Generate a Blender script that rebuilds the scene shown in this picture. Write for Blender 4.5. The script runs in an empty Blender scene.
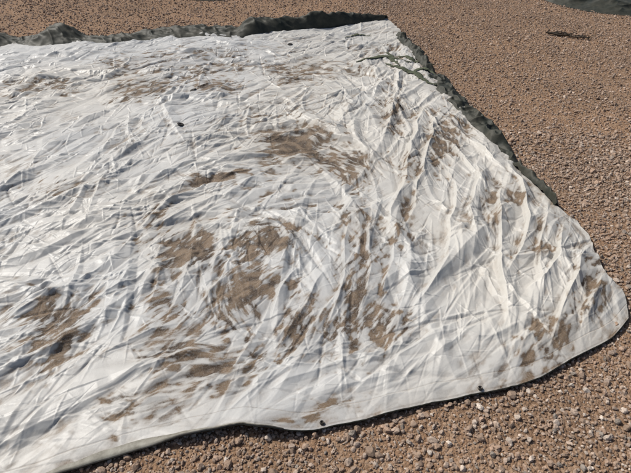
import bpy, bmesh, math, numpy as np
from mathutils import Vector
rng = np.random.default_rng(7)
scene = bpy.context.scene

# ------------------------------------------------------------------ camera
CH, PITCH, HF = 1.65, math.radians(38), math.radians(26)
F = 236.5/math.tan(HF)
def G(u, v, h=0.0):
    """survey point of the photograph -> ground coordinates in metres"""
    xd=(u-315.5)/F; yd=(v-236.5)/F
    fw=math.cos(PITCH)-yd*math.sin(PITCH); dn=math.sin(PITCH)+yd*math.cos(PITCH)
    s=(CH-h)/dn
    return (xd*s, fw*s)
def UV(x, y):
    z=-CH
    dep=y*math.cos(PITCH)-z*math.sin(PITCH)
    dwn=-(y*math.sin(PITCH)+z*math.cos(PITCH))
    return 315.5+F*x/dep, 236.5+F*dwn/dep
cam=bpy.data.cameras.new("camera"); co=bpy.data.objects.new("camera",cam)
scene.collection.objects.link(co); co.location=(0,0,CH)
co.rotation_euler=(math.pi/2-PITCH,0,0)
cam.sensor_fit='VERTICAL'; cam.sensor_height=24; cam.lens=12/math.tan(HF)
cam.clip_end=2000; cam.clip_start=0.05
scene.camera=co

# ------------------------------------------------------------------ light
sv=Vector((-0.80,0.50,0)).normalized(); EL=math.radians(49)
sd=Vector((sv.x*math.cos(EL),sv.y*math.cos(EL),math.sin(EL)))
sl=bpy.data.lights.new("sun",'SUN'); sl.energy=4.1; sl.angle=math.radians(0.5); sl.color=(1,0.955,0.88)
so=bpy.data.objects.new("sun",sl); scene.collection.objects.link(so)
so.rotation_euler=sd.to_track_quat('Z','Y').to_euler(); so.location=(-5,3,8)
w=bpy.data.worlds.new("World"); scene.world=w; w.use_nodes=True
nt=w.node_tree; bg=nt.nodes['Background']
sk=nt.nodes.new('ShaderNodeTexSky'); sk.sky_type='NISHITA'; sk.sun_disc=False
sk.sun_elevation=EL; sk.sun_rotation=math.atan2(sv.x,sv.y); sk.dust_density=3.0
nt.links.new(sk.outputs[0],bg.inputs[0]); bg.inputs[1].default_value=0.075

# ------------------------------------------------------------------ noise
def sstep(a,b,x):
    t=np.clip((x-a)/(b-a),0,1); return t*t*(3-2*t)
def tab(seed): return np.random.default_rng(seed).random((256,256)).astype(np.float32)
def vnoise(x,y,seed):
    T=tab(seed); i=np.floor(x).astype(np.int32); j=np.floor(y).astype(np.int32)
    fx=x-i; fy=y-j; fx=fx*fx*(3-2*fx); fy=fy*fy*(3-2*fy); i&=255; j&=255; i1=(i+1)&255; j1=(j+1)&255
    return (T[i,j]*(1-fx)+T[i1,j]*fx)*(1-fy)+(T[i,j1]*(1-fx)+T[i1,j1]*fx)*fy
def fbm(x,y,seed,o=4):
    a=0;n=0;k=1.0
    for q in range(o):
        a=a+k*vnoise(x*2**q+q*17.3,y*2**q+q*9.1,seed+q); n+=k; k*=.5
    return a/n
def facet(x,y,seed):
    T=tab(seed); s=(x+y)*0.366; u=x+s; v=y+s
    i=np.floor(u).astype(np.int32); j=np.floor(v).astype(np.int32); fx=u-i; fy=v-j
    i&=255; j&=255; i1=(i+1)&255; j1=(j+1)&255
    h00=T[i,j]; h11=T[i1,j1]
    return np.where(fx>fy, h00*(1-fx)+T[i1,j]*(fx-fy)+h11*fy, h00*(1-fy)+T[i,j1]*(fy-fx)+h11*fx)
def ridge(x,y,seed):
    n=vnoise(x,y,seed)*.75+vnoise(x*2.1+7,y*2.1,seed+1)*.25
    r=1-np.abs(2*n-1)*1.6
    return np.clip(r,0,1)**1.6

# ------------------------------------------------------------------ material helpers
def mat(name):
    m=bpy.data.materials.new(name); m.use_nodes=True
    return m,m.node_tree,m.node_tree.nodes['Principled BSDF']
def mknoise(nt,scale,detail=4,rough=.6,co=None):
    n=nt.nodes.new('ShaderNodeTexNoise'); n.inputs['Scale'].default_value=scale
    n.inputs['Detail'].default_value=detail; n.inputs['Roughness'].default_value=rough
    if co: nt.links.new(co,n.inputs['Vector'])
    return n
def mkmesh(name,V,Fc,m,smooth=True,col=None,parent=None):
    me=bpy.data.meshes.new(name)
    V=np.ascontiguousarray(V,dtype=np.float32); Fc=np.ascontiguousarray(Fc,dtype=np.int32)
    k=Fc.shape[1]
    me.vertices.add(len(V)); me.vertices.foreach_set('co',V.ravel())
    me.loops.add(Fc.size); me.loops.foreach_set('vertex_index',Fc.ravel())
    me.polygons.add(len(Fc)); me.polygons.foreach_set('loop_start',np.arange(len(Fc),dtype=np.int32)*k)
    me.polygons.foreach_set('use_smooth',np.full(len(Fc),smooth))
    me.update(calc_edges=True)
    if col is not None:
        a=me.color_attributes.new('tint','FLOAT_COLOR','POINT')
        c=np.ones((len(V),4),dtype=np.float32); c[:,:3]=col; a.data.foreach_set('color',c.ravel())
    me.materials.append(m)
    o=bpy.data.objects.new(name,me); scene.collection.objects.link(o)
    if parent: o.parent=parent
    return o
def gridfaces(nr,nc):
    i=np.arange(nr-1)[:,None]*nc+np.arange(nc-1)[None,:]
    return np.stack([i,i+1,i+nc+1,i+nc],-1).reshape(-1,4)

# ------------------------------------------------------------------ ground
def gz(x,y):
    d=np.exp(-((x/9)**2+((y-4)/9)**2))
    return (0.012*np.sin(x*1.9+1)*np.cos(y*1.6)+0.006*np.sin(x*5.1+y*3.7))*d
m_gr,nt,bs=mat("gravel_ground")
tc=nt.nodes.new('ShaderNodeTexCoord'); oc=tc.outputs['Object']
v1=nt.nodes.new('ShaderNodeTexVoronoi'); v1.inputs['Scale'].default_value=85; nt.links.new(oc,v1.inputs['Vector'])
v2=nt.nodes.new('ShaderNodeTexVoronoi'); v2.inputs['Scale'].default_value=190; nt.links.new(oc,v2.inputs['Vector'])
sep=nt.nodes.new('ShaderNodeSeparateColor'); nt.links.new(v1.outputs['Color'],sep.inputs[0])
r1=nt.nodes.new('ShaderNodeValToRGB'); nt.links.new(sep.outputs[0],r1.inputs[0])
el=r1.color_ramp.elements; el[0].color=(.16,.10,.066,1); el[1].color=(.43,.33,.25,1)
e=el.new(.5); e.color=(.28,.185,.122,1)
n1=mknoise(nt,1.3,5,.6,oc); n2=mknoise(nt,40,6,.7,oc)
mx=nt.nodes.new('ShaderNodeMix'); mx.data_type='RGBA'; mx.blend_type='MIX'
nt.links.new(n2.outputs[0],mx.inputs[0]); nt.links.new(r1.outputs[0],mx.inputs[6]); mx.inputs[7].default_value=(.26,.17,.11,1)
r2=nt.nodes.new('ShaderNodeValToRGB'); nt.links.new(n1.outputs[0],r2.inputs[0])
r2.color_ramp.elements[0].position=.3; r2.color_ramp.elements[0].color=(.78,.76,.74,1)
r2.color_ramp.elements[1].position=.7; r2.color_ramp.elements[1].color=(1.12,1.06,1.0,1)
mm=nt.nodes.new('ShaderNodeMix'); mm.data_type='RGBA'; mm.blend_type='MULTIPLY'; mm.inputs[0].default_value=1
nt.links.new(mx.outputs[2],mm.inputs[6]); nt.links.new(r2.outputs[0],mm.inputs[7])
nt.links.new(mm.outputs[2],bs.inputs['Base Color']); bs.inputs['Roughness'].default_value=.95
bs.inputs['Specular IOR Level'].default_value=.2
b1=nt.nodes.new('ShaderNodeBump'); b1.invert=True; b1.inputs['Strength'].default_value=.9; b1.inputs['Distance'].default_value=.008
nt.links.new(v1.outputs['Distance'],b1.inputs['Height'])
b2=nt.nodes.new('ShaderNodeBump'); b2.invert=True; b2.inputs['Strength'].default_value=.7; b2.inputs['Distance'].default_value=.003
nt.links.new(v2.outputs['Distance'],b2.inputs['Height']); nt.links.new(b1.outputs[0],b2.inputs['Normal'])
nt.links.new(b2.outputs[0],bs.inputs['Normal'])
t=np.linspace(-1,1,241); ax=np.sinh(t*5.6)/np.sinh(5.6)*400
X,Y=np.meshgrid(ax,ax+4); 
mkmesh("ground",np.stack([X,Y,gz(X,Y)],-1).reshape(-1,3),gridfaces(241,241),m_gr)

# ------------------------------------------------------------------ tarp outline
def resample(P,n):
    P=np.array(P,float); d=np.r_[0,np.cumsum(np.linalg.norm(np.diff(P,axis=0),axis=1))]
    q=np.asarray(n,float)*d[-1]
    return np.stack([np.interp(q,d,P[:,0]),np.interp(q,d,P[:,1])],-1)
def smooth(P,k=1):
    P=np.array(P,float)
    for _ in range(k):
        Q=[P[0]]
        for a,b in zip(P[:-1],P[1:]): Q+= [a*.75+b*.25,a*.25+b*.75]
        Q.append(P[-1]); P=np.array(Q)
    return P
def ragged(P,amp_,fr,seed):
    """irregular edge: cloth pulled in and out by the folds that reach it"""
    P=resample(P,np.linspace(0,1,700)); L=np.linalg.norm(np.diff(P,axis=0),axis=1).sum()
    e=np.gradient(P,axis=0); e/=np.linalg.norm(e,axis=1)[:,None]; nr=np.stack([-e[:,1],e[:,0]],-1)
    u=np.linspace(0,1,700)*L; z=u*0
    d=(facet(u*fr,z+.3,seed)-.5)*1.3+(facet(u*fr*2.7,z+.3,seed+1)-.5)*.7
    fade=np.minimum(1,np.minimum(u,L-u)/.15)
    return P+nr*(d*amp_*fade)[:,None]
px=lambda L:[G(*p) for p in L]
Nc=ragged(smooth([(-3.35,.20),(-2.5,.42),(-1.7,.55),(-1.1,.70)]+px([(117,457),(150,450),(200,437),(235,430),(262,434),(295,437),(345,426),(400,411),(440,404),(480,397),(520,388),(560,369),(590,352),(614,337),(626,322)]),2),.012,4,701)
Rc=ragged(smooth(px([(626,322),(623,303),(610,284),(597,264),(588,246),(574,227),(560,212),(545,193),(520,171),(500,151),(480,127),(455,103),(437,87),(431,66),(412,50),(402,35),(387,20)]),2),.045,4,711)
Fc_=ragged(smooth([(-4.5,4.95),(-3.6,5.4),(-2.9,5.5)]+px([(117,46),(150,42),(200,38),(250,39),(300,31),(340,27),(387,20)]),2),.07,2.5,721)
Lc=smooth([(-3.35,.20),(-3.6,1.5),(-3.8,2.8),(-4.3,3.9),(-4.5,4.95)],2)
polyO=np.concatenate([resample(Nc,np.linspace(0,1,70))[:-1],resample(Rc,np.linspace(0,1,70))[:-1],resample(Fc_,np.linspace(1,0,50))[:-1],resample(Lc,np.linspace(1,0,30))[:-1]])
def inside(x,y,P):
    r=np.zeros(x.shape,bool)
    for (x1,y1),(x2,y2) in zip(P,np.roll(P,-1,0)):
        if y1==y2: continue
        r^=((y1>y)!=(y2>y))&(x<(x2-x1)*(y-y1)/(y2-y1)+x1)
    return r

# ------------------------------------------------------------------ wrinkle field
RX0,RX1,RY0,RY1,RS=-4.7,2.4,0.05,7.1,0.0032
nx=int((RX1-RX0)/RS); ny=int((RY1-RY0)/RS)
xs=(RX0+np.arange(nx)*RS).astype(np.float32); ys=(RY0+np.arange(ny)*RS).astype(np.float32)
X,Y=np.meshgrid(xs,ys)      # [ny,nx]
U,Vv=UV(X,Y)
folds=[ # survey polyline, height m, width m, asym
([(60,262),(118,245),(170,225),(215,205),(262,192)],.020,.035,.6),
([(50,240),(120,215),(165,195),(205,185),(250,177)],.014,.03,.5),
([(60,330),(118,298),(150,275),(205,248)],.017,.03,.6),
([(95,185),(130,150),(160,133),(176,104)],.016,.04,.4),
([(70,150),(118,130),(150,112),(205,100)],.016,.04,-.4),
([(190,112),(240,101),(300,96)],.020,.04,.4),
([(250,90),(310,80),(370,90)],.024,.04,.4),
([(100,66),(150,60),(220,54),(285,60)],.028,.05,.5),
([(290,52),(340,44),(382,38)],.028,.05,.3),
([(180,78),(230,74),(290,78)],.026,.05,.3),
([(30,110),(90,96),(150,82)],.026,.05,.3),
([(250,147),(300,134),(350,148),(382,166)],.026,.03,.5),
([(270,167),(320,160),(372,176)],.018,.025,.5),
([(200,187),(240,180),(272,170)],.015,.025,.5),
([(428,96),(410,150),(405,190),(386,230),(375,272)],.044,.04,.6),
([(441,108),(425,160),(414,205),(402,235)],.038,.032,.6),
([(408,60),(395,90),(392,125),(378,160)],.030,.04,.5),
([(352,215),(348,260),(335,310),(318,352)],.022,.02,.6),
([(375,208),(372,250),(365,300),(345,347)],.028,.022,.5),
([(396,230),(390,270),(378,312)],.018,.018,.5),
([(300,238),(290,280),(268,322)],.015,.018,.5),
([(330,268),(303,310),(275,362)],.015,.018,-.5),
([(242,248),(215,290),(188,332)],.016,.02,.5),
([(150,258),(165,290),(148,322)],.012,.018,.5),
([(196,288),(236,320),(262,352)],.010,.015,.5),
([(450,168),(457,220),(440,272)],.036,.032,.6),
([(480,162),(470,210),(475,262)],.034,.028,.6),
([(457,234),(436,290),(403,322)],.030,.028,.5),
([(500,178),(494,230),(500,290),(511,342)],.038,.028,.6),
([(468,258),(500,300),(520,322)],.020,.02,.4),
([(522,198),(530,240),(500,284)],.038,.028,.6),
([(547,208),(535,260),(541,312)],.036,.026,.6),
([(562,228),(550,280),(520,300)],.030,.022,.5),
([(590,250),(565,300),(545,352)],.035,.026,.6),
([(600,275),(585,310),(580,345)],.028,.022,.6),
([(440,118),(475,150),(512,186)],.036,.03,.5),
([(430,132),(468,167),(490,200)],.028,.022,.5),
([(505,163),(521,190),(526,232)],.028,.022,.5),
([(425,200),(441,215),(468,218)],.018,.015,.4),
([(440,330),(472,345),(500,342)],.012,.02,.4),
([(400,330),(395,365),(380,395)],.010,.015,.4),
([(100,395),(130,380),(200,352),(250,345)],.011,.02,.4),
([(250,402),(320,372),(402,350)],.009,.02,.4),
([(120,425),(150,418),(222,395)],.007,.015,.4),
([(300,402),(360,385),(440,372)],.007,.015,.4),
([(80,372),(120,350),(160,332),(200,325)],.012,.02,.5),
([(40,300),(90,290),(120,262)],.014,.025,.5),
([(20,380),(60,350),(100,330)],.012,.02,.5),
([(270,215),(310,205),(345,212)],.014,.018,.5),
([(230,222),(275,225),(300,240)],.014,.018,.5),
]
Xl=X[::16,::16]; Yl=Y[::16,::16]; sx=np.zeros(Xl.shape); sy=np.zeros(Xl.shape)
wf=[]
for P,h,wd,a in folds:
    Q=smooth(px(P),2); wf.append(Q)
    for p,q in zip(Q[:-1:2],Q[1::2]):
        th=math.atan2(q[1]-p[1],q[0]-p[0]); d2=(Xl-p[0])**2+(Yl-p[1])**2+.01
        wt=np.linalg.norm(q-p)/d2**1.3
        sx+=wt*math.cos(2*th); sy+=wt*math.sin(2*th)
TH=np.arctan2(sy,sx)/2
def theta_at(x,y):
    return TH[min(max(int((y-RY0)/RS/16),0),TH.shape[0]-1),min(max(int((x-RX0)/RS/16),0),TH.shape[1]-1)]
n_=np.hypot(sx,sy); cx,cy=sx/n_,sy/n_
iy=np.clip(np.arange(ny)/16,0,Xl.shape[0]-1.001); ix=np.clip(np.arange(nx)/16,0,Xl.shape[1]-1.001)
def ups(A):
    a=iy.astype(int)[:,None]; b=ix.astype(int)[None,:]; fa=(iy-iy.astype(int))[:,None]; fb=(ix-ix.astype(int))[None,:]
    return ((A[a,b]*(1-fb)+A[a,b+1]*fb)*(1-fa)+(A[a+1,b]*(1-fb)+A[a+1,b+1]*fb)*fa).astype(np.float32)
C2=ups(cx); S2=ups(cy)
wx=(fbm(X*3.1,Y*3.1,11,3)-.5)*.16; wy=(fbm(X*3.1+50,Y*3.1,15,3)-.5)*.16
XW=X+wx; YW=Y+wy
K=4; WTS=[np.maximum(0,C2*math.cos(2*(math.pi*q/K+.2))+S2*math.sin(2*(math.pi*q/K+.2)))**4+.004 for q in range(K)]
WS=sum(WTS)
def oriented(fn,scale,an,seed,jit=0.0):
    out=0
    for q in range(K):
        th=math.pi*q/K+.2+jit
        a=(XW*math.cos(th)+YW*math.sin(th))*scale/an; b=(-XW*math.sin(th)+YW*math.cos(th))*scale
        out=out+WTS[q]*fn(a+q*31.7,b+q*13.3,seed+q*3)
    return out/WS
H=np.zeros((ny,nx),np.float32)
H+=.05*fbm(X*1.1,Y*1.1,21,2)
rough=sstep(.3,.62,fbm(X*1.7+3,Y*1.7,31,3))     # crumple intensity
def bl(u,v,ru,rv,ang=0):
    c,s=math.cos(math.radians(ang)),math.sin(math.radians(ang))
    a=((U-u)*c+(Vv-v)*s)/ru; b=(-(U-u)*s+(Vv-v)*c)/rv
    return np.exp(-(a*a+b*b)).astype(np.float32)
calm=np.clip(bl(430,350,70,35)+bl(250,400,150,30)+.7*bl(160,160,40,30)+.3*bl(470,290,50,40)+.4*bl(440,240,20,30),0,1)
amp=(.5+.7*rough)*(1-.6*calm)
H+=(1-calm*.6)*.016*facet(XW*6,YW*6,99)
H+=(1-calm*.5)*.0055*facet(XW*16,YW*16,101)
def prof(d,wd,asym):
    ww=np.where(d>0,wd*(1+asym),wd*(1-asym))
    x=np.abs(d)/ww
    return np.maximum(0,1-x/2.2)*.75+.25*np.exp(-x*1.8)
for Q,(P,h,wd,asym) in zip(wf,folds):
    L=np.r_[0,np.cumsum(np.linalg.norm(np.diff(Q,axis=0),axis=1))]
    n=max(4,int(L[-1]/.12)); Q=resample(Q,np.linspace(0,1,n))
    jit=np.random.default_rng(n).normal(0,.012,(n,2)); Q=Q+jit
    m=wd*5
    i0=max(0,int((Q[:,0].min()-m-RX0)/RS)); i1=min(nx,int((Q[:,0].max()+m-RX0)/RS))
    j0=max(0,int((Q[:,1].min()-m-RY0)/RS)); j1=min(ny,int((Q[:,1].max()+m-RY0)/RS))
    if i1<=i0 or j1<=j0: continue
    xx=X[j0:j1,i0:i1]; yy=Y[j0:j1,i0:i1]
    best=np.full(xx.shape,1e9,np.float32); sg=np.zeros_like(best); al=np.zeros_like(best)
    for k,(p,q) in enumerate(zip(Q[:-1],Q[1:])):
        e=q-p; l2=e@e; tt=np.clip(((xx-p[0])*e[0]+(yy-p[1])*e[1])/l2,0,1)
        dx=xx-p[0]-tt*e[0]; dy=yy-p[1]-tt*e[1]; d=np.hypot(dx,dy); mk=d<best
        best=np.where(mk,d,best); sg=np.where(mk,np.sign(e[0]*dy-e[1]*dx),sg); al=np.where(mk,(k+tt)/(n-1),al)
    tap=np.minimum(1,np.minimum(al,1-al)*3.0)*.95+.05
    hs=np.random.default_rng(n+3).uniform(.6,1.1,n); tap=tap*np.interp(al.ravel(),np.linspace(0,1,n),hs).reshape(al.shape)
    H[j0:j1,i0:i1]+=h*tap*prof(best*np.where(sg==0,1,sg),wd*.9,asym)
# planar-sided creases: stretched pyramids, so the cloth breaks into flat facets
r=np.random.default_rng(5)
def pyramids(N,l0,l1,w0,w1,s0,s1,jit,keep,neg=.4,bas=.12):
    for k in range(N):
        x=r.uniform(-4.4,2.1); y=.35+6.3*r.random()**1.15
        jj=int((y-RY0)/RS); ii=int((x-RX0)/RS); a_=amp[jj,ii]
        if r.random()>a_*keep+bas: continue
        th=theta_at(x,y)+r.normal(0,jit)
        ln=r.uniform(l0,l1); wd=r.uniform(w0,w1); wa=wd*r.uniform(.3,1.0); wb=wd*r.uniform(.5,1.1)
        h=.5*(wa+wb)*r.uniform(s0,s1)*(-1 if r.random()<neg else 1)*(.5+.55*min(a_,1)); cv=r.normal(0,.3)
        R=math.hypot(ln,wd)+.01; i0=max(0,int((x-R-RX0)/RS)); i1=min(nx,int((x+R-RX0)/RS)); j0=max(0,int((y-R-RY0)/RS)); j1=min(ny,int((y+R-RY0)/RS))
        xx=X[j0:j1,i0:i1]-x; yy=Y[j0:j1,i0:i1]-y
        a=xx*math.cos(th)+yy*math.sin(th); d=-xx*math.sin(th)+yy*math.cos(th)-cv*a*a
        sk_=r.uniform(.6,1.5)
        H[j0:j1,i0:i1]+=h*np.maximum(0,1-np.where(a>0,a/ln,-a/ln*sk_)-np.where(d>0,d/wa,-d/wb))
pyramids(650,.25,.75,.06,.14,.18,.34,.38,1.0)
pyramids(2200,.12,.42,.025,.06,.22,.42,.50,.9)
pyramids(5000,.05,.22,.010,.024,.25,.48,.7,.9,.5)
pyramids(5000,.04,.16,.005,.010,.35,.70,.9,.8,.35,.2)
H-=np.percentile(H,1.5); 
H=np.where(H<0,H*.3,H)
# ------------------------------------------------------------------ stains
stA=oriented(lambda a,b,s:fbm(a,b,s,4),80,4.5,201)
stB=oriented(lambda a,b,s:fbm(a,b,s,4),26,3.2,215,.3)
st2=fbm(XW*26,YW*26,231,5)
st3=fbm(X*3.5,Y*3.5,241,4)
st4=fbm(X*9,Y*9,251,3)
S=np.zeros_like(H)
for b in [(185,262,38,30,-40,1.45),(235,305,50,32,-20,1.2),(165,300,28,26,0,1.05),(300,150,55,20,12,1.25),(345,165,46,22,25,1.1),(225,183,28,6,-8,1.2),
          (305,330,42,38,-30,1.2),(360,300,30,62,10,1.25),(385,335,28,30,0,1.05),(355,235,22,34,10,1.0),(270,245,44,22,-10,.85),(205,375,70,38,-15,1.0),(150,410,50,28,0,.95),
          (445,150,24,36,10,.95),(410,195,16,44,10,.9),(500,205,28,30,30,.6),(550,340,36,18,-30,.9),(582,300,16,30,0,.7),(190,70,80,16,0,.8),(215,90,28,7,0,1.2),(140,92,36,10,0,.9),
          (300,75,58,16,0,.7),(340,405,48,15,-10,.75),(280,425,60,10,-8,.7),(395,120,18,34,0,.7),(60,330,40,40,0,.8),(50,200,40,16,0,.6),(40,90,40,10,0,.6),(430,75,14,24,0,.7),(375,60,36,12,0,.6),(530,250,26,30,20,.5),(170,345,70,26,-20,1.0),(250,210,60,14,-20,.5),(150,230,40,20,-30,.5),(300,200,60,20,0,.35)]:
    S=np.maximum(S,b[5]*bl(*b[:5]))
low=H.copy()
for q in (3,6,10):
    low[q:-q,q:-q]=(low[q:-q,q:-q]*2+low[2*q:,q:-q]+low[:-2*q,q:-q]+low[q:-q,2*q:]+low[q:-q,:-2*q])/6
dv=low-H
val=sstep(.0001,.0025,dv)
f=.40*stA+.32*stB+.28*st2+.055*val+.30*(st3-.5)
th=.67-.185*S
stain=sstep(th-.05,th+.12,f)*sstep(.03,.4,S+.08)*(.6+.7*sstep(.35,.65,st4))
faint=sstep(th-.13,th+.06,f)*.34+sstep(.08,.9,S)*.20
dirt=np.clip(stain*.85+faint*(.5+.8*st3)+val*.17*(st3+.4)+.04,0,.97)
def samp(A,x,y):
    a=np.clip((y-RY0)/RS,0,ny-1.01); b=np.clip((x-RX0)/RS,0,nx-1.01); i=a.astype(int); j=b.astype(int); fa=a-i; fb=b-j
    return (A[i,j]*(1-fb)+A[i,j+1]*fb)*(1-fa)+(A[i+1,j]*(1-fb)+A[i+1,j+1]*fb)*fa

# ------------------------------------------------------------------ tarp mesh
NS,NT=1600,1300
s=np.linspace(0,1,NS)**.75; k=1.5; t=(np.exp(k*np.linspace(0,1,NT))-1)/(math.exp(k)-1)
n=resample(Nc,s)[None]; f=resample(Fc_,s)[None]; l=resample(Lc,t)[:,None]; rr=resample(Rc,t)[:,None]
S_=s[None,:,None]; T_=t[:,None,None]
P=(1-T_)*n+T_*f+(1-S_)*l+S_*rr-((1-S_)*(1-T_)*Nc[0]+S_*(1-T_)*Nc[-1]+(1-S_)*T_*Fc_[0]+S_*T_*Fc_[-1])
px_,py_=P[...,0],P[...,1]
dN=(T_*5.3)[...,0]*np.ones_like(px_); dR=((1-S_)*5.2)[...,0]*np.ones_like(px_)
h=samp(H,px_,py_)
ef=(.24+.76*sstep(0,.30,dN))*(.6+.4*sstep(0,.15,dR))
g=G(262,433); lift=.034*np.exp(-((px_-g[0])/.13)**2-(dN/.10)**2)
g=G(190,440); lift+=.020*np.exp(-((px_-g[0])/.10)**2-(dN/.07)**2)
g=G(380,415); lift+=.012*np.exp(-((px_-g[0])/.10)**2-(dN/.07)**2)
Z=gz(px_,py_)+.014+h*ef+lift
hemd=.085
Z+=.0016*(1-sstep(hemd-.003,hemd+.003,dN))-.0012*np.exp(-((dN-hemd)/.003)**2)
D=samp(dirt,px_,py_)
hem_line=np.exp(-((dN-hemd)/.003)**2)*.28+np.exp(-((dN-.012)/.004)**2)*.2
D=np.clip(D+hem_line+.35*np.exp(-dR/.07)*samp(st2,px_,py_)+.55*np.exp(-dN/.07)*samp(st3,px_,py_),0,1)
warm=samp(fbm(X*.9,Y*.9,301,3),px_,py_)
col=np.stack([D,warm,samp(st2,px_,py_)],-1).reshape(-1,3)
m_t,nt,bs=mat("white_vinyl_tarp")
at=nt.nodes.new('ShaderNodeAttribute'); at.attribute_name='tint'
sp=nt.nodes.new('ShaderNodeSeparateColor'); nt.links.new(at.outputs['Color'],sp.inputs[0])
tc=nt.nodes.new('ShaderNodeTexCoord'); oc=tc.outputs['Object']
rw=nt.nodes.new('ShaderNodeValToRGB'); nt.links.new(sp.outputs[1],rw.inputs[0])
rw.color_ramp.elements[0].position=.35; rw.color_ramp.elements[0].color=(.49,.495,.49,1)
rw.color_ramp.elements[1].position=.65; rw.color_ramp.elements[1].color=(.535,.52,.485,1)
rd=nt.nodes.new('ShaderNodeValToRGB'); nt.links.new(sp.outputs[2],rd.inputs[0])
rd.color_ramp.elements[0].position=.35; rd.color_ramp.elements[0].color=(.060,.040,.026,1)
rd.color_ramp.elements[1].position=.65; rd.color_ramp.elements[1].color=(.165,.118,.078,1)
nf=mknoise(nt,170,5,.7,oc)
ma=nt.nodes.new('ShaderNodeMath'); ma.operation='MULTIPLY_ADD'; nt.links.new(nf.outputs[0],ma.inputs[0]); ma.inputs[1].default_value=1.1; ma.inputs[2].default_value=.45
mb=nt.nodes.new('ShaderNodeMath'); mb.operation='MULTIPLY'; mb.use_clamp=True; nt.links.new(ma.outputs[0],mb.inputs[0]); nt.links.new(sp.outputs[0],mb.inputs[1])
mx=nt.nodes.new('ShaderNodeMix'); mx.data_type='RGBA'; nt.links.new(mb.outputs[0],mx.inputs[0]); nt.links.new(rw.outputs[0],mx.inputs[6]); nt.links.new(rd.outputs[0],mx.inputs[7])
nt.links.new(mx.outputs[2],bs.inputs['Base Color'])
rr_=nt.nodes.new('ShaderNodeMapRange'); nt.links.new(mb.outputs[0],rr_.inputs[0]); rr_.inputs[3].default_value=.43; rr_.inputs[4].default_value=.85
nt.links.new(rr_.outputs[0],bs.inputs['Roughness']); bs.inputs['Specular IOR Level'].default_value=.38
bp=nt.nodes.new('ShaderNodeBump'); bp.inputs['Strength'].default_value=.25; bp.inputs['Distance'].default_value=.003
nb=mknoise(nt,80,4,.6,oc); nt.links.new(nb.outputs[0],bp.inputs['Height']); nt.links.new(bp.outputs[0],bs.inputs['Normal'])
root=bpy.data.objects.new("white_tarpaulin",None); scene.collection.objects.link(root)
tv=np.stack([px_,py_,Z],-1)
mkmesh("sheet",tv.reshape(-1,3),gridfaces(NT,NS),m_t,True,col,root)

# dark green underside material
m_g,nt,bs=mat("dark_green_tarp_back")
tc=nt.nodes.new('ShaderNodeTexCoord'); nn=mknoise(nt,9,6,.65,tc.outputs['Object'])
rg=nt.nodes.new('ShaderNodeValToRGB'); nt.links.new(nn.outputs[0],rg.inputs[0])
rg.color_ramp.elements[0].position=.35; rg.color_ramp.elements[0].color=(.016,.020,.015,1)
rg.color_ramp.elements[1].position=.7; rg.color_ramp.elements[1].color=(.060,.058,.044,1)
nt.links.new(rg.outputs[0],bs.inputs['Base Color']); bs.inputs['Roughness'].default_value=.6; bs.inputs['Specular IOR Level'].default_value=.3
def hem(name,line,out):
    line=line.copy(); e=np.gradient(line[:,:2],axis=0); e/=np.linalg.norm(e,axis=1)[:,None]; nrm=np.stack([e[:,1],-e[:,0]],-1)*out
    rows=[]
    for o_,dz in ((-.002,-.0015),(.0025,-.001),(.003,-.004),(.001,-.008)):
        q=line.copy(); q[:,:2]+=nrm*o_; q[:,2]+=dz; rows.append(q)
    A=np.stack(rows,0); mkmesh(name,A.reshape(-1,3),gridfaces(4,len(line)),m_g,True,None,root)
hem("near_hem_shadow_line",tv[0],1)  # dark band added as the thin shadow line along the near edge
hem("side_hem",tv[:,-1],1)

def strip(name,inner,outer,nu,nw,hf,m,parent=None,rag=0):
    if rag: inner_=smooth(inner,2); outer_=ragged(smooth(outer,2),rag,3.3,811)
    else: inner_=smooth(inner,2); outer_=smooth(outer,2)
    a=resample(inner_,np.linspace(0,1,nu))[:,None]; b=resample(outer_,np.linspace(0,1,nu))[:,None]
    wv=np.linspace(0,1,nw)[None,:,None]; Q=a*(1-wv)+b*wv; x,y=Q[...,0],Q[...,1]; wq=wv[...,0]*np.ones_like(x)
    z=gz(x,y)+hf(x,y,wq)
    return mkmesh(name,np.stack([x,y,z],-1).reshape(-1,3),gridfaces(nu,nw),m,True,None,parent)
def hfar(x,y,w_):
    c=.17*sstep(.25,.85,vnoise(x*2.3+2.6,y*.3,401))*(1-.6*sstep(-.6,.9,x))+.012
    k=facet(x*5+y*4,y*12,402)*.055+ridge(x*9+y*3,y*14+x*3,404)*.022+facet(x*19,y*25,403)*.010
    return .008+np.sin(np.pi*np.clip(w_,0,1))**.6*(c+k)
strip("rolled_far_edge",[(-4.5,4.8),(-3.6,5.25),(-2.9,5.35)]+px([(117,48),(150,44),(200,40),(250,40),(300,32),(340,28),(384,22)]),
      [(-4.6,5.35),(-3.7,5.85),(-3.0,5.95)]+px([(112,39),(160,31),(200,27),(245,32),(300,26),(340,24),(388,20.5)]),900,60,hfar,m_g,root,.10)
def hside(x,y,w_):
    k=facet(x*9+y*3,y*8,412)*.07+ridge(x*13,y*9,414)*.03+facet(x*30,y*30,413)*.012
    return .006+(np.sin(np.pi*np.clip(w_*.9+.1,0,1))**.7)*(.006+k)
strip("turned_side_flap",px([(395,40),(420,66),(428,88),(448,106),(473,130),(495,154),(515,172),(540,195),(552,210)]),
      px([(402,36),(426,56),(442,78),(460,97),(484,119),(506,142),(521,165),(546,193),(557,211)]),900,60,hside,m_g,root,.09)
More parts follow.
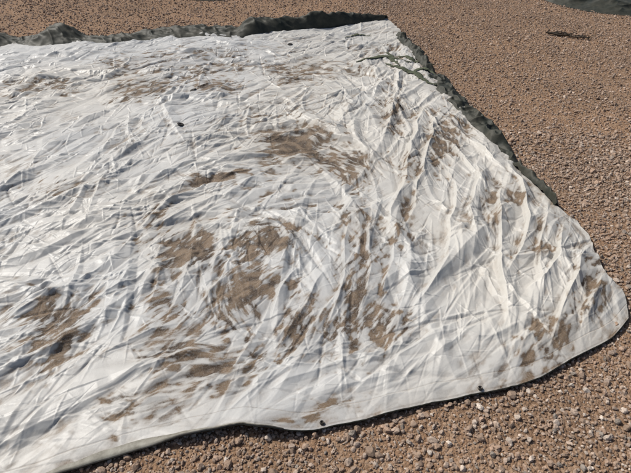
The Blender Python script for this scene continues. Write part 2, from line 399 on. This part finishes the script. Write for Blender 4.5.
# underside showing where the near hem is rolled over
m_h,nt,bs=mat("grey_green_hem"); tc=nt.nodes.new('ShaderNodeTexCoord'); nn=mknoise(nt,30,6,.65,tc.outputs['Object'])
rg=nt.nodes.new('ShaderNodeValToRGB'); nt.links.new(nn.outputs[0],rg.inputs[0])
rg.color_ramp.elements[0].position=.3; rg.color_ramp.elements[0].color=(.12,.11,.085,1)
rg.color_ramp.elements[1].position=.7; rg.color_ramp.elements[1].color=(.29,.28,.24,1)
nt.links.new(rg.outputs[0],bs.inputs['Base Color']); bs.inputs['Roughness'].default_value=.6
xe=tv[0,:,0]; ia=int(np.argmin(abs(xe-(-1.5)))); ib=int(np.argmin(abs(xe-G(285,437)[0])))
E=tv[0,ia:ib].copy(); m=len(E); uu=np.linspace(0,1,m)
wdt=.026*np.minimum(1,np.minimum(uu*6,(1-uu)*2.2))*(.2+1.5*vnoise(uu*11,uu*0,611))+.001
inn=np.gradient(E[:,:2],axis=0); inn/=np.linalg.norm(inn,axis=1)[:,None]; inn=np.stack([-inn[:,1],inn[:,0]],-1)
rows=[]
for a_,b_ in ((-.05,-.004),(-.10,.001),(.0,.005),(.35,.006),(.7,.005),(1.,.003)):
    q=E.copy(); q[:,:2]+=inn*(wdt*a_)[:,None]; q[:,2]+=b_; rows.append(q)
mkmesh("rolled_near_hem",np.stack(rows,0).reshape(-1,3),gridfaces(6,m),m_h,True,None,root)

# straps lying on the sheet
m_s,nt,bs=mat("olive_strap")
tc=nt.nodes.new('ShaderNodeTexCoord'); nn=mknoise(nt,60,4,.65,tc.outputs['Object'])
rg=nt.nodes.new('ShaderNodeValToRGB'); nt.links.new(nn.outputs[0],rg.inputs[0])
rg.color_ramp.elements[0].color=(.03,.04,.022,1); rg.color_ramp.elements[1].color=(.09,.10,.055,1)
nt.links.new(rg.outputs[0],bs.inputs['Base Color']); bs.inputs['Roughness'].default_value=.8
def surf(x,y): return gz(x,y)+.014+samp(H,x,y)
def strap(name,P,wd,lift=.006):
    L=resample(smooth(px(P),2),np.linspace(0,1,60)); e=np.gradient(L,axis=0); e/=np.linalg.norm(e,axis=1)[:,None]; nr=np.stack([e[:,1],-e[:,0]],-1)
    wob=np.random.default_rng(int(wd*1e4)+len(P)).normal(0,1,60); wob=np.convolve(wob,np.ones(9)/9,'same')*.03; L=L+nr*wob[:,None]
    rows=[]
    zc=surf(L[:,0],L[:,1]); zc=np.convolve(np.pad(zc,2,'edge'),np.ones(5)/5,'valid')
    for o_ in (-1,-.4,.4,1):
        tap=np.minimum(1,np.minimum(np.arange(60),59-np.arange(60))/25)*.85+.15
        q=L+nr*(o_*wd/2*tap)[:,None]; z=np.maximum(surf(q[:,0],q[:,1])+.004,zc+lift*(1-.4*abs(o_))); rows.append(np.c_[q,z])
    A=np.stack(rows,0); ob=mkmesh(name,A.reshape(-1,3),gridfaces(4,60),m_s,True,None,root)
    sm=ob.modifiers.new('thickness','SOLIDIFY'); sm.thickness=.003
strap("strap_1",[(356,70),(372,67),(385,62),(398,66),(412,67)],.06)
strap("strap_2",[(387,57),(391,66),(398,73)],.05)
strap("strap_3",[(385,70),(400,76),(413,80),(424,88),(436,91)],.07)
strap("strap_4",[(398,58),(412,65),(423,64),(433,69)],.07)
strap("strap_5",[(408,80),(425,74),(434,80)],.05)
strap("strap_6",[(345,40),(360,37),(372,38)],.03)

# grommets
m_m,nt,bs=mat("blackened_brass"); bs.inputs['Metallic'].default_value=.6; bs.inputs['Roughness'].default_value=.45
nn=mknoise(nt,200,3); rg=nt.nodes.new('ShaderNodeValToRGB'); nt.links.new(nn.outputs[0],rg.inputs[0]); rg.color_ramp.elements[0].color=(.015,.015,.014,1); rg.color_ramp.elements[1].color=(.07,.06,.05,1); nt.links.new(rg.outputs[0],bs.inputs['Base Color'])
def grommet(i,u,v,R):
    x,y=G(u,v,.03)
    d=(px_-x)**2+(py_-y)**2; q=np.unravel_index(np.argmin(d),d.shape)
    j,i_=min(max(q[0],4),NT-5),min(max(q[1],4),NS-5)
    du=Vector(tv[j,i_+4]-tv[j,i_-4]); dv=Vector(tv[j+4,i_]-tv[j-4,i_]); nrm=du.cross(dv).normalized()
    if nrm.z<0: nrm=-nrm
    bm=bmesh.new(); n=28; prof_=[(.35,.0015),(.42,.004),(.7,.0055),(.92,.004),(1.0,.0)]
    rings=[[bm.verts.new((R*a*math.cos(2*math.pi*k/n),R*a*math.sin(2*math.pi*k/n),zz)) for k in range(n)] for a,zz in prof_]
    for a,b in zip(rings[:-1],rings[1:]):
        for k in range(n): bm.faces.new((a[k],b[k],b[(k+1)%n],a[(k+1)%n]))
    bm.faces.new(rings[0])
    me=bpy.data.meshes.new("grommet_%d"%i); bm.to_mesh(me); bm.free(); me.materials.append(m_m)
    o=bpy.data.objects.new("grommet_%d"%i,me); scene.collection.objects.link(o); o.parent=root
    o.rotation_euler=nrm.to_track_quat('Z','Y').to_euler(); o.location=Vector(tv[j,i_])+nrm*.004
for i,(u,v,R) in enumerate([(181,127,.026),(193,89,.03),(480,389,.010),(322,422,.009),(399,110,.018),(290,45,.028)]): grommet(i,u,v,R)

# ------------------------------------------------------------------ second dark tarp at far right
def hsec(x,y,w_):
    k=facet(x*4+y*2,y*5,501)*.08+ridge(x*6,y*9,502)*.03+facet(x*14,y*14,503)*.012+.04*vnoise(x*1.5,y*2,505)
    return .005+k*np.minimum(1,np.minimum(w_*12,(1-w_)*12))
strip("green_tarpaulin",px([(522,-6),(540,0),(560,7),(590,13),(620,16),(680,20)]),[(3.3,8.6),(4.0,9.2),(5.2,9.6),(6.5,9.2),(7.6,8.8),(8.4,8.2)],700,300,hsec,m_g)
strip("green_tarpaulin.001",px([(165,-4),(180,-1),(205,1),(228,0),(240,-3)]),px([(150,-14),(180,-16),(205,-17),(230,-16),(255,-13)]),300,100,hsec,m_g)

# ------------------------------------------------------------------ dark twig shape put in for a weed's shadow
m_w,nt,bs=mat("weed_shadow_dark"); bs.inputs['Roughness'].default_value=.9
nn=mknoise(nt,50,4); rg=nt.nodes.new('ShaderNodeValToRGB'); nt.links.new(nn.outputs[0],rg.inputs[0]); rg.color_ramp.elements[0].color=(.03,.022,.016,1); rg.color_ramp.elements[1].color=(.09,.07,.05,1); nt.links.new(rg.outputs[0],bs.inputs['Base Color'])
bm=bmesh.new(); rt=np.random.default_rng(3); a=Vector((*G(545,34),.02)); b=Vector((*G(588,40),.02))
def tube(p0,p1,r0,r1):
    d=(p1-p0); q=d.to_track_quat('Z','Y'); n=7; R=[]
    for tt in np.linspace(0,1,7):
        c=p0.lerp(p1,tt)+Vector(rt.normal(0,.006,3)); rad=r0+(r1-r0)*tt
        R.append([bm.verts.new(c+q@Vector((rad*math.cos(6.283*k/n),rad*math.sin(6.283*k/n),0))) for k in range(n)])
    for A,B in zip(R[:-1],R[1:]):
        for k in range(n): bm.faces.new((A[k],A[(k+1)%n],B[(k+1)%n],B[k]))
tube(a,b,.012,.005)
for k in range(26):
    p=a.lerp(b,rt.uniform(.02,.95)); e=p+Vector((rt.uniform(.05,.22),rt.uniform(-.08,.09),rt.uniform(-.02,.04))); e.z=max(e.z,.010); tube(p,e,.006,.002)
me=bpy.data.meshes.new("weed_shadow_twig"); bm.to_mesh(me); bm.free(); me.materials.append(m_w)
o=bpy.data.objects.new("weed_shadow_twig",me); scene.collection.objects.link(o)

# ------------------------------------------------------------------ loose stones (one object)
m_st,nt,bs=mat("crushed_stone")
at=nt.nodes.new('ShaderNodeAttribute'); at.attribute_name='tint'; tc=nt.nodes.new('ShaderNodeTexCoord')
nn=mknoise(nt,140,5,.7,tc.outputs['Object']); rg=nt.nodes.new('ShaderNodeValToRGB'); nt.links.new(nn.outputs[0],rg.inputs[0])
rg.color_ramp.elements[0].position=.3; rg.color_ramp.elements[0].color=(.62,.6,.58,1); rg.color_ramp.elements[1].position=.7; rg.color_ramp.elements[1].color=(1.2,1.2,1.2,1)
mm=nt.nodes.new('ShaderNodeMix'); mm.data_type='RGBA'; mm.blend_type='MULTIPLY'; mm.inputs[0].default_value=1
nt.links.new(at.outputs['Color'],mm.inputs[6]); nt.links.new(rg.outputs[0],mm.inputs[7]); nt.links.new(mm.outputs[2],bs.inputs['Base Color']); bs.inputs['Roughness'].default_value=.9
pal=np.array([(.35,.255,.19),(.40,.315,.255),(.29,.21,.155),(.48,.41,.35),(.26,.23,.20),(.41,.29,.215),(.36,.255,.185),(.55,.49,.43)])
pw=np.array([.22,.2,.17,.10,.07,.12,.12,.025])
polyI=polyO+(polyO.mean(0)-polyO)*.022
def base(sub):
    bm=bmesh.new(); bmesh.ops.create_icosphere(bm,subdivisions=sub,radius=1); v=np.array([x.co[:] for x in bm.verts]); f=np.array([[q.index for q in p.verts] for p in bm.faces]); bm.free(); return v,f
VV=[];FF=[];CC=[];off=0
def scatter(N,x0,x1,y0,y1,rmu,rsig,sub,red,rmax=.03,lvl=.35):
    global off
    x=rng.uniform(x0,x1,N); y=rng.uniform(y0,y1,N)
    k=~inside(x,y,polyI)
    u,v=UV(x,y); k&=(u>-140)&(u<771)&(v<640)
    x=x[k];y=y[k];n=len(x)
    R=np.clip(rng.lognormal(math.log(rmu),rsig,n),.0022,rmax)
    bv,bf=base(sub); p=bv[None]*(1+rng.uniform(-.22,.18,(n,len(bv),1)))
    for _ in range(3):
        d=rng.normal(size=(n,1,3)); d/=np.linalg.norm(d,axis=2,keepdims=True); q=(p*d).sum(2,keepdims=True); lim=rng.uniform(.45,.8,(n,1,1)); p=p-d*np.maximum(0,q-lim)
    p=p*rng.uniform(.65,1.15,(n,1,3))*np.array([1.1,1.0,.75])
    q=rng.normal(size=(n,4)); q[:,1:3]*=.35; q/=np.linalg.norm(q,axis=1)[:,None]; a,b,c,d=q.T
    M=np.stack([1-2*(c*c+d*d),2*(b*c-a*d),2*(b*d+a*c),2*(b*c+a*d),1-2*(b*b+d*d),2*(c*d-a*b),2*(b*d-a*c),2*(c*d+a*b),1-2*(b*b+c*c)],-1).reshape(n,3,3)
    p=np.einsum('nij,nkj->nki',M,p)*R[:,None,None]
    p[...,0]+=x[:,None]; p[...,1]+=y[:,None]; p[...,2]+=(gz(x,y)+R*lvl)[:,None]
    c=pal[rng.choice(len(pal),n,p=pw/pw.sum())]*rng.uniform(.8,1.15,(n,1)); rd_=np.clip(red+.10*(y[:,None]-2),.05,.75); c=c*(1-rd_)+rd_*c.mean(1,keepdims=True)*np.array([1.26,.91,.68])
    VV.append(p.reshape(-1,3)); FF.append((bf[None]+(np.arange(n)*len(bv))[:,None,None]+off).reshape(-1,3)); CC.append(np.repeat(c,len(bv),0)); off+=n*len(bv)
scatter(60000,-1.7,3.0,.35,3.0,.0052,.3,1,.25,.012)     # fines near
scatter(22000,-1.7,3.2,.35,3.4,.0085,.3,2,.2,.018)      # visible gravel near
scatter(1400,-1.7,3.2,.35,3.4,.0135,.25,2,.2,.024)      # larger pebbles
scatter(75000,.6,5.6,2.4,9.5,.0072,.3,1,.3,.018)
scatter(6000,.6,5.6,2.4,9.5,.0125,.3,1,.25,.024)
scatter(26000,-5.4,1.2,4.8,9.5,.009,.35,1,.4,.025)
mkmesh("gravel",np.concatenate(VV),np.concatenate(FF),m_st,False,np.concatenate(CC))

scene.view_settings.view_transform='Standard'; scene.view_settings.look='None'; scene.view_settings.exposure=0
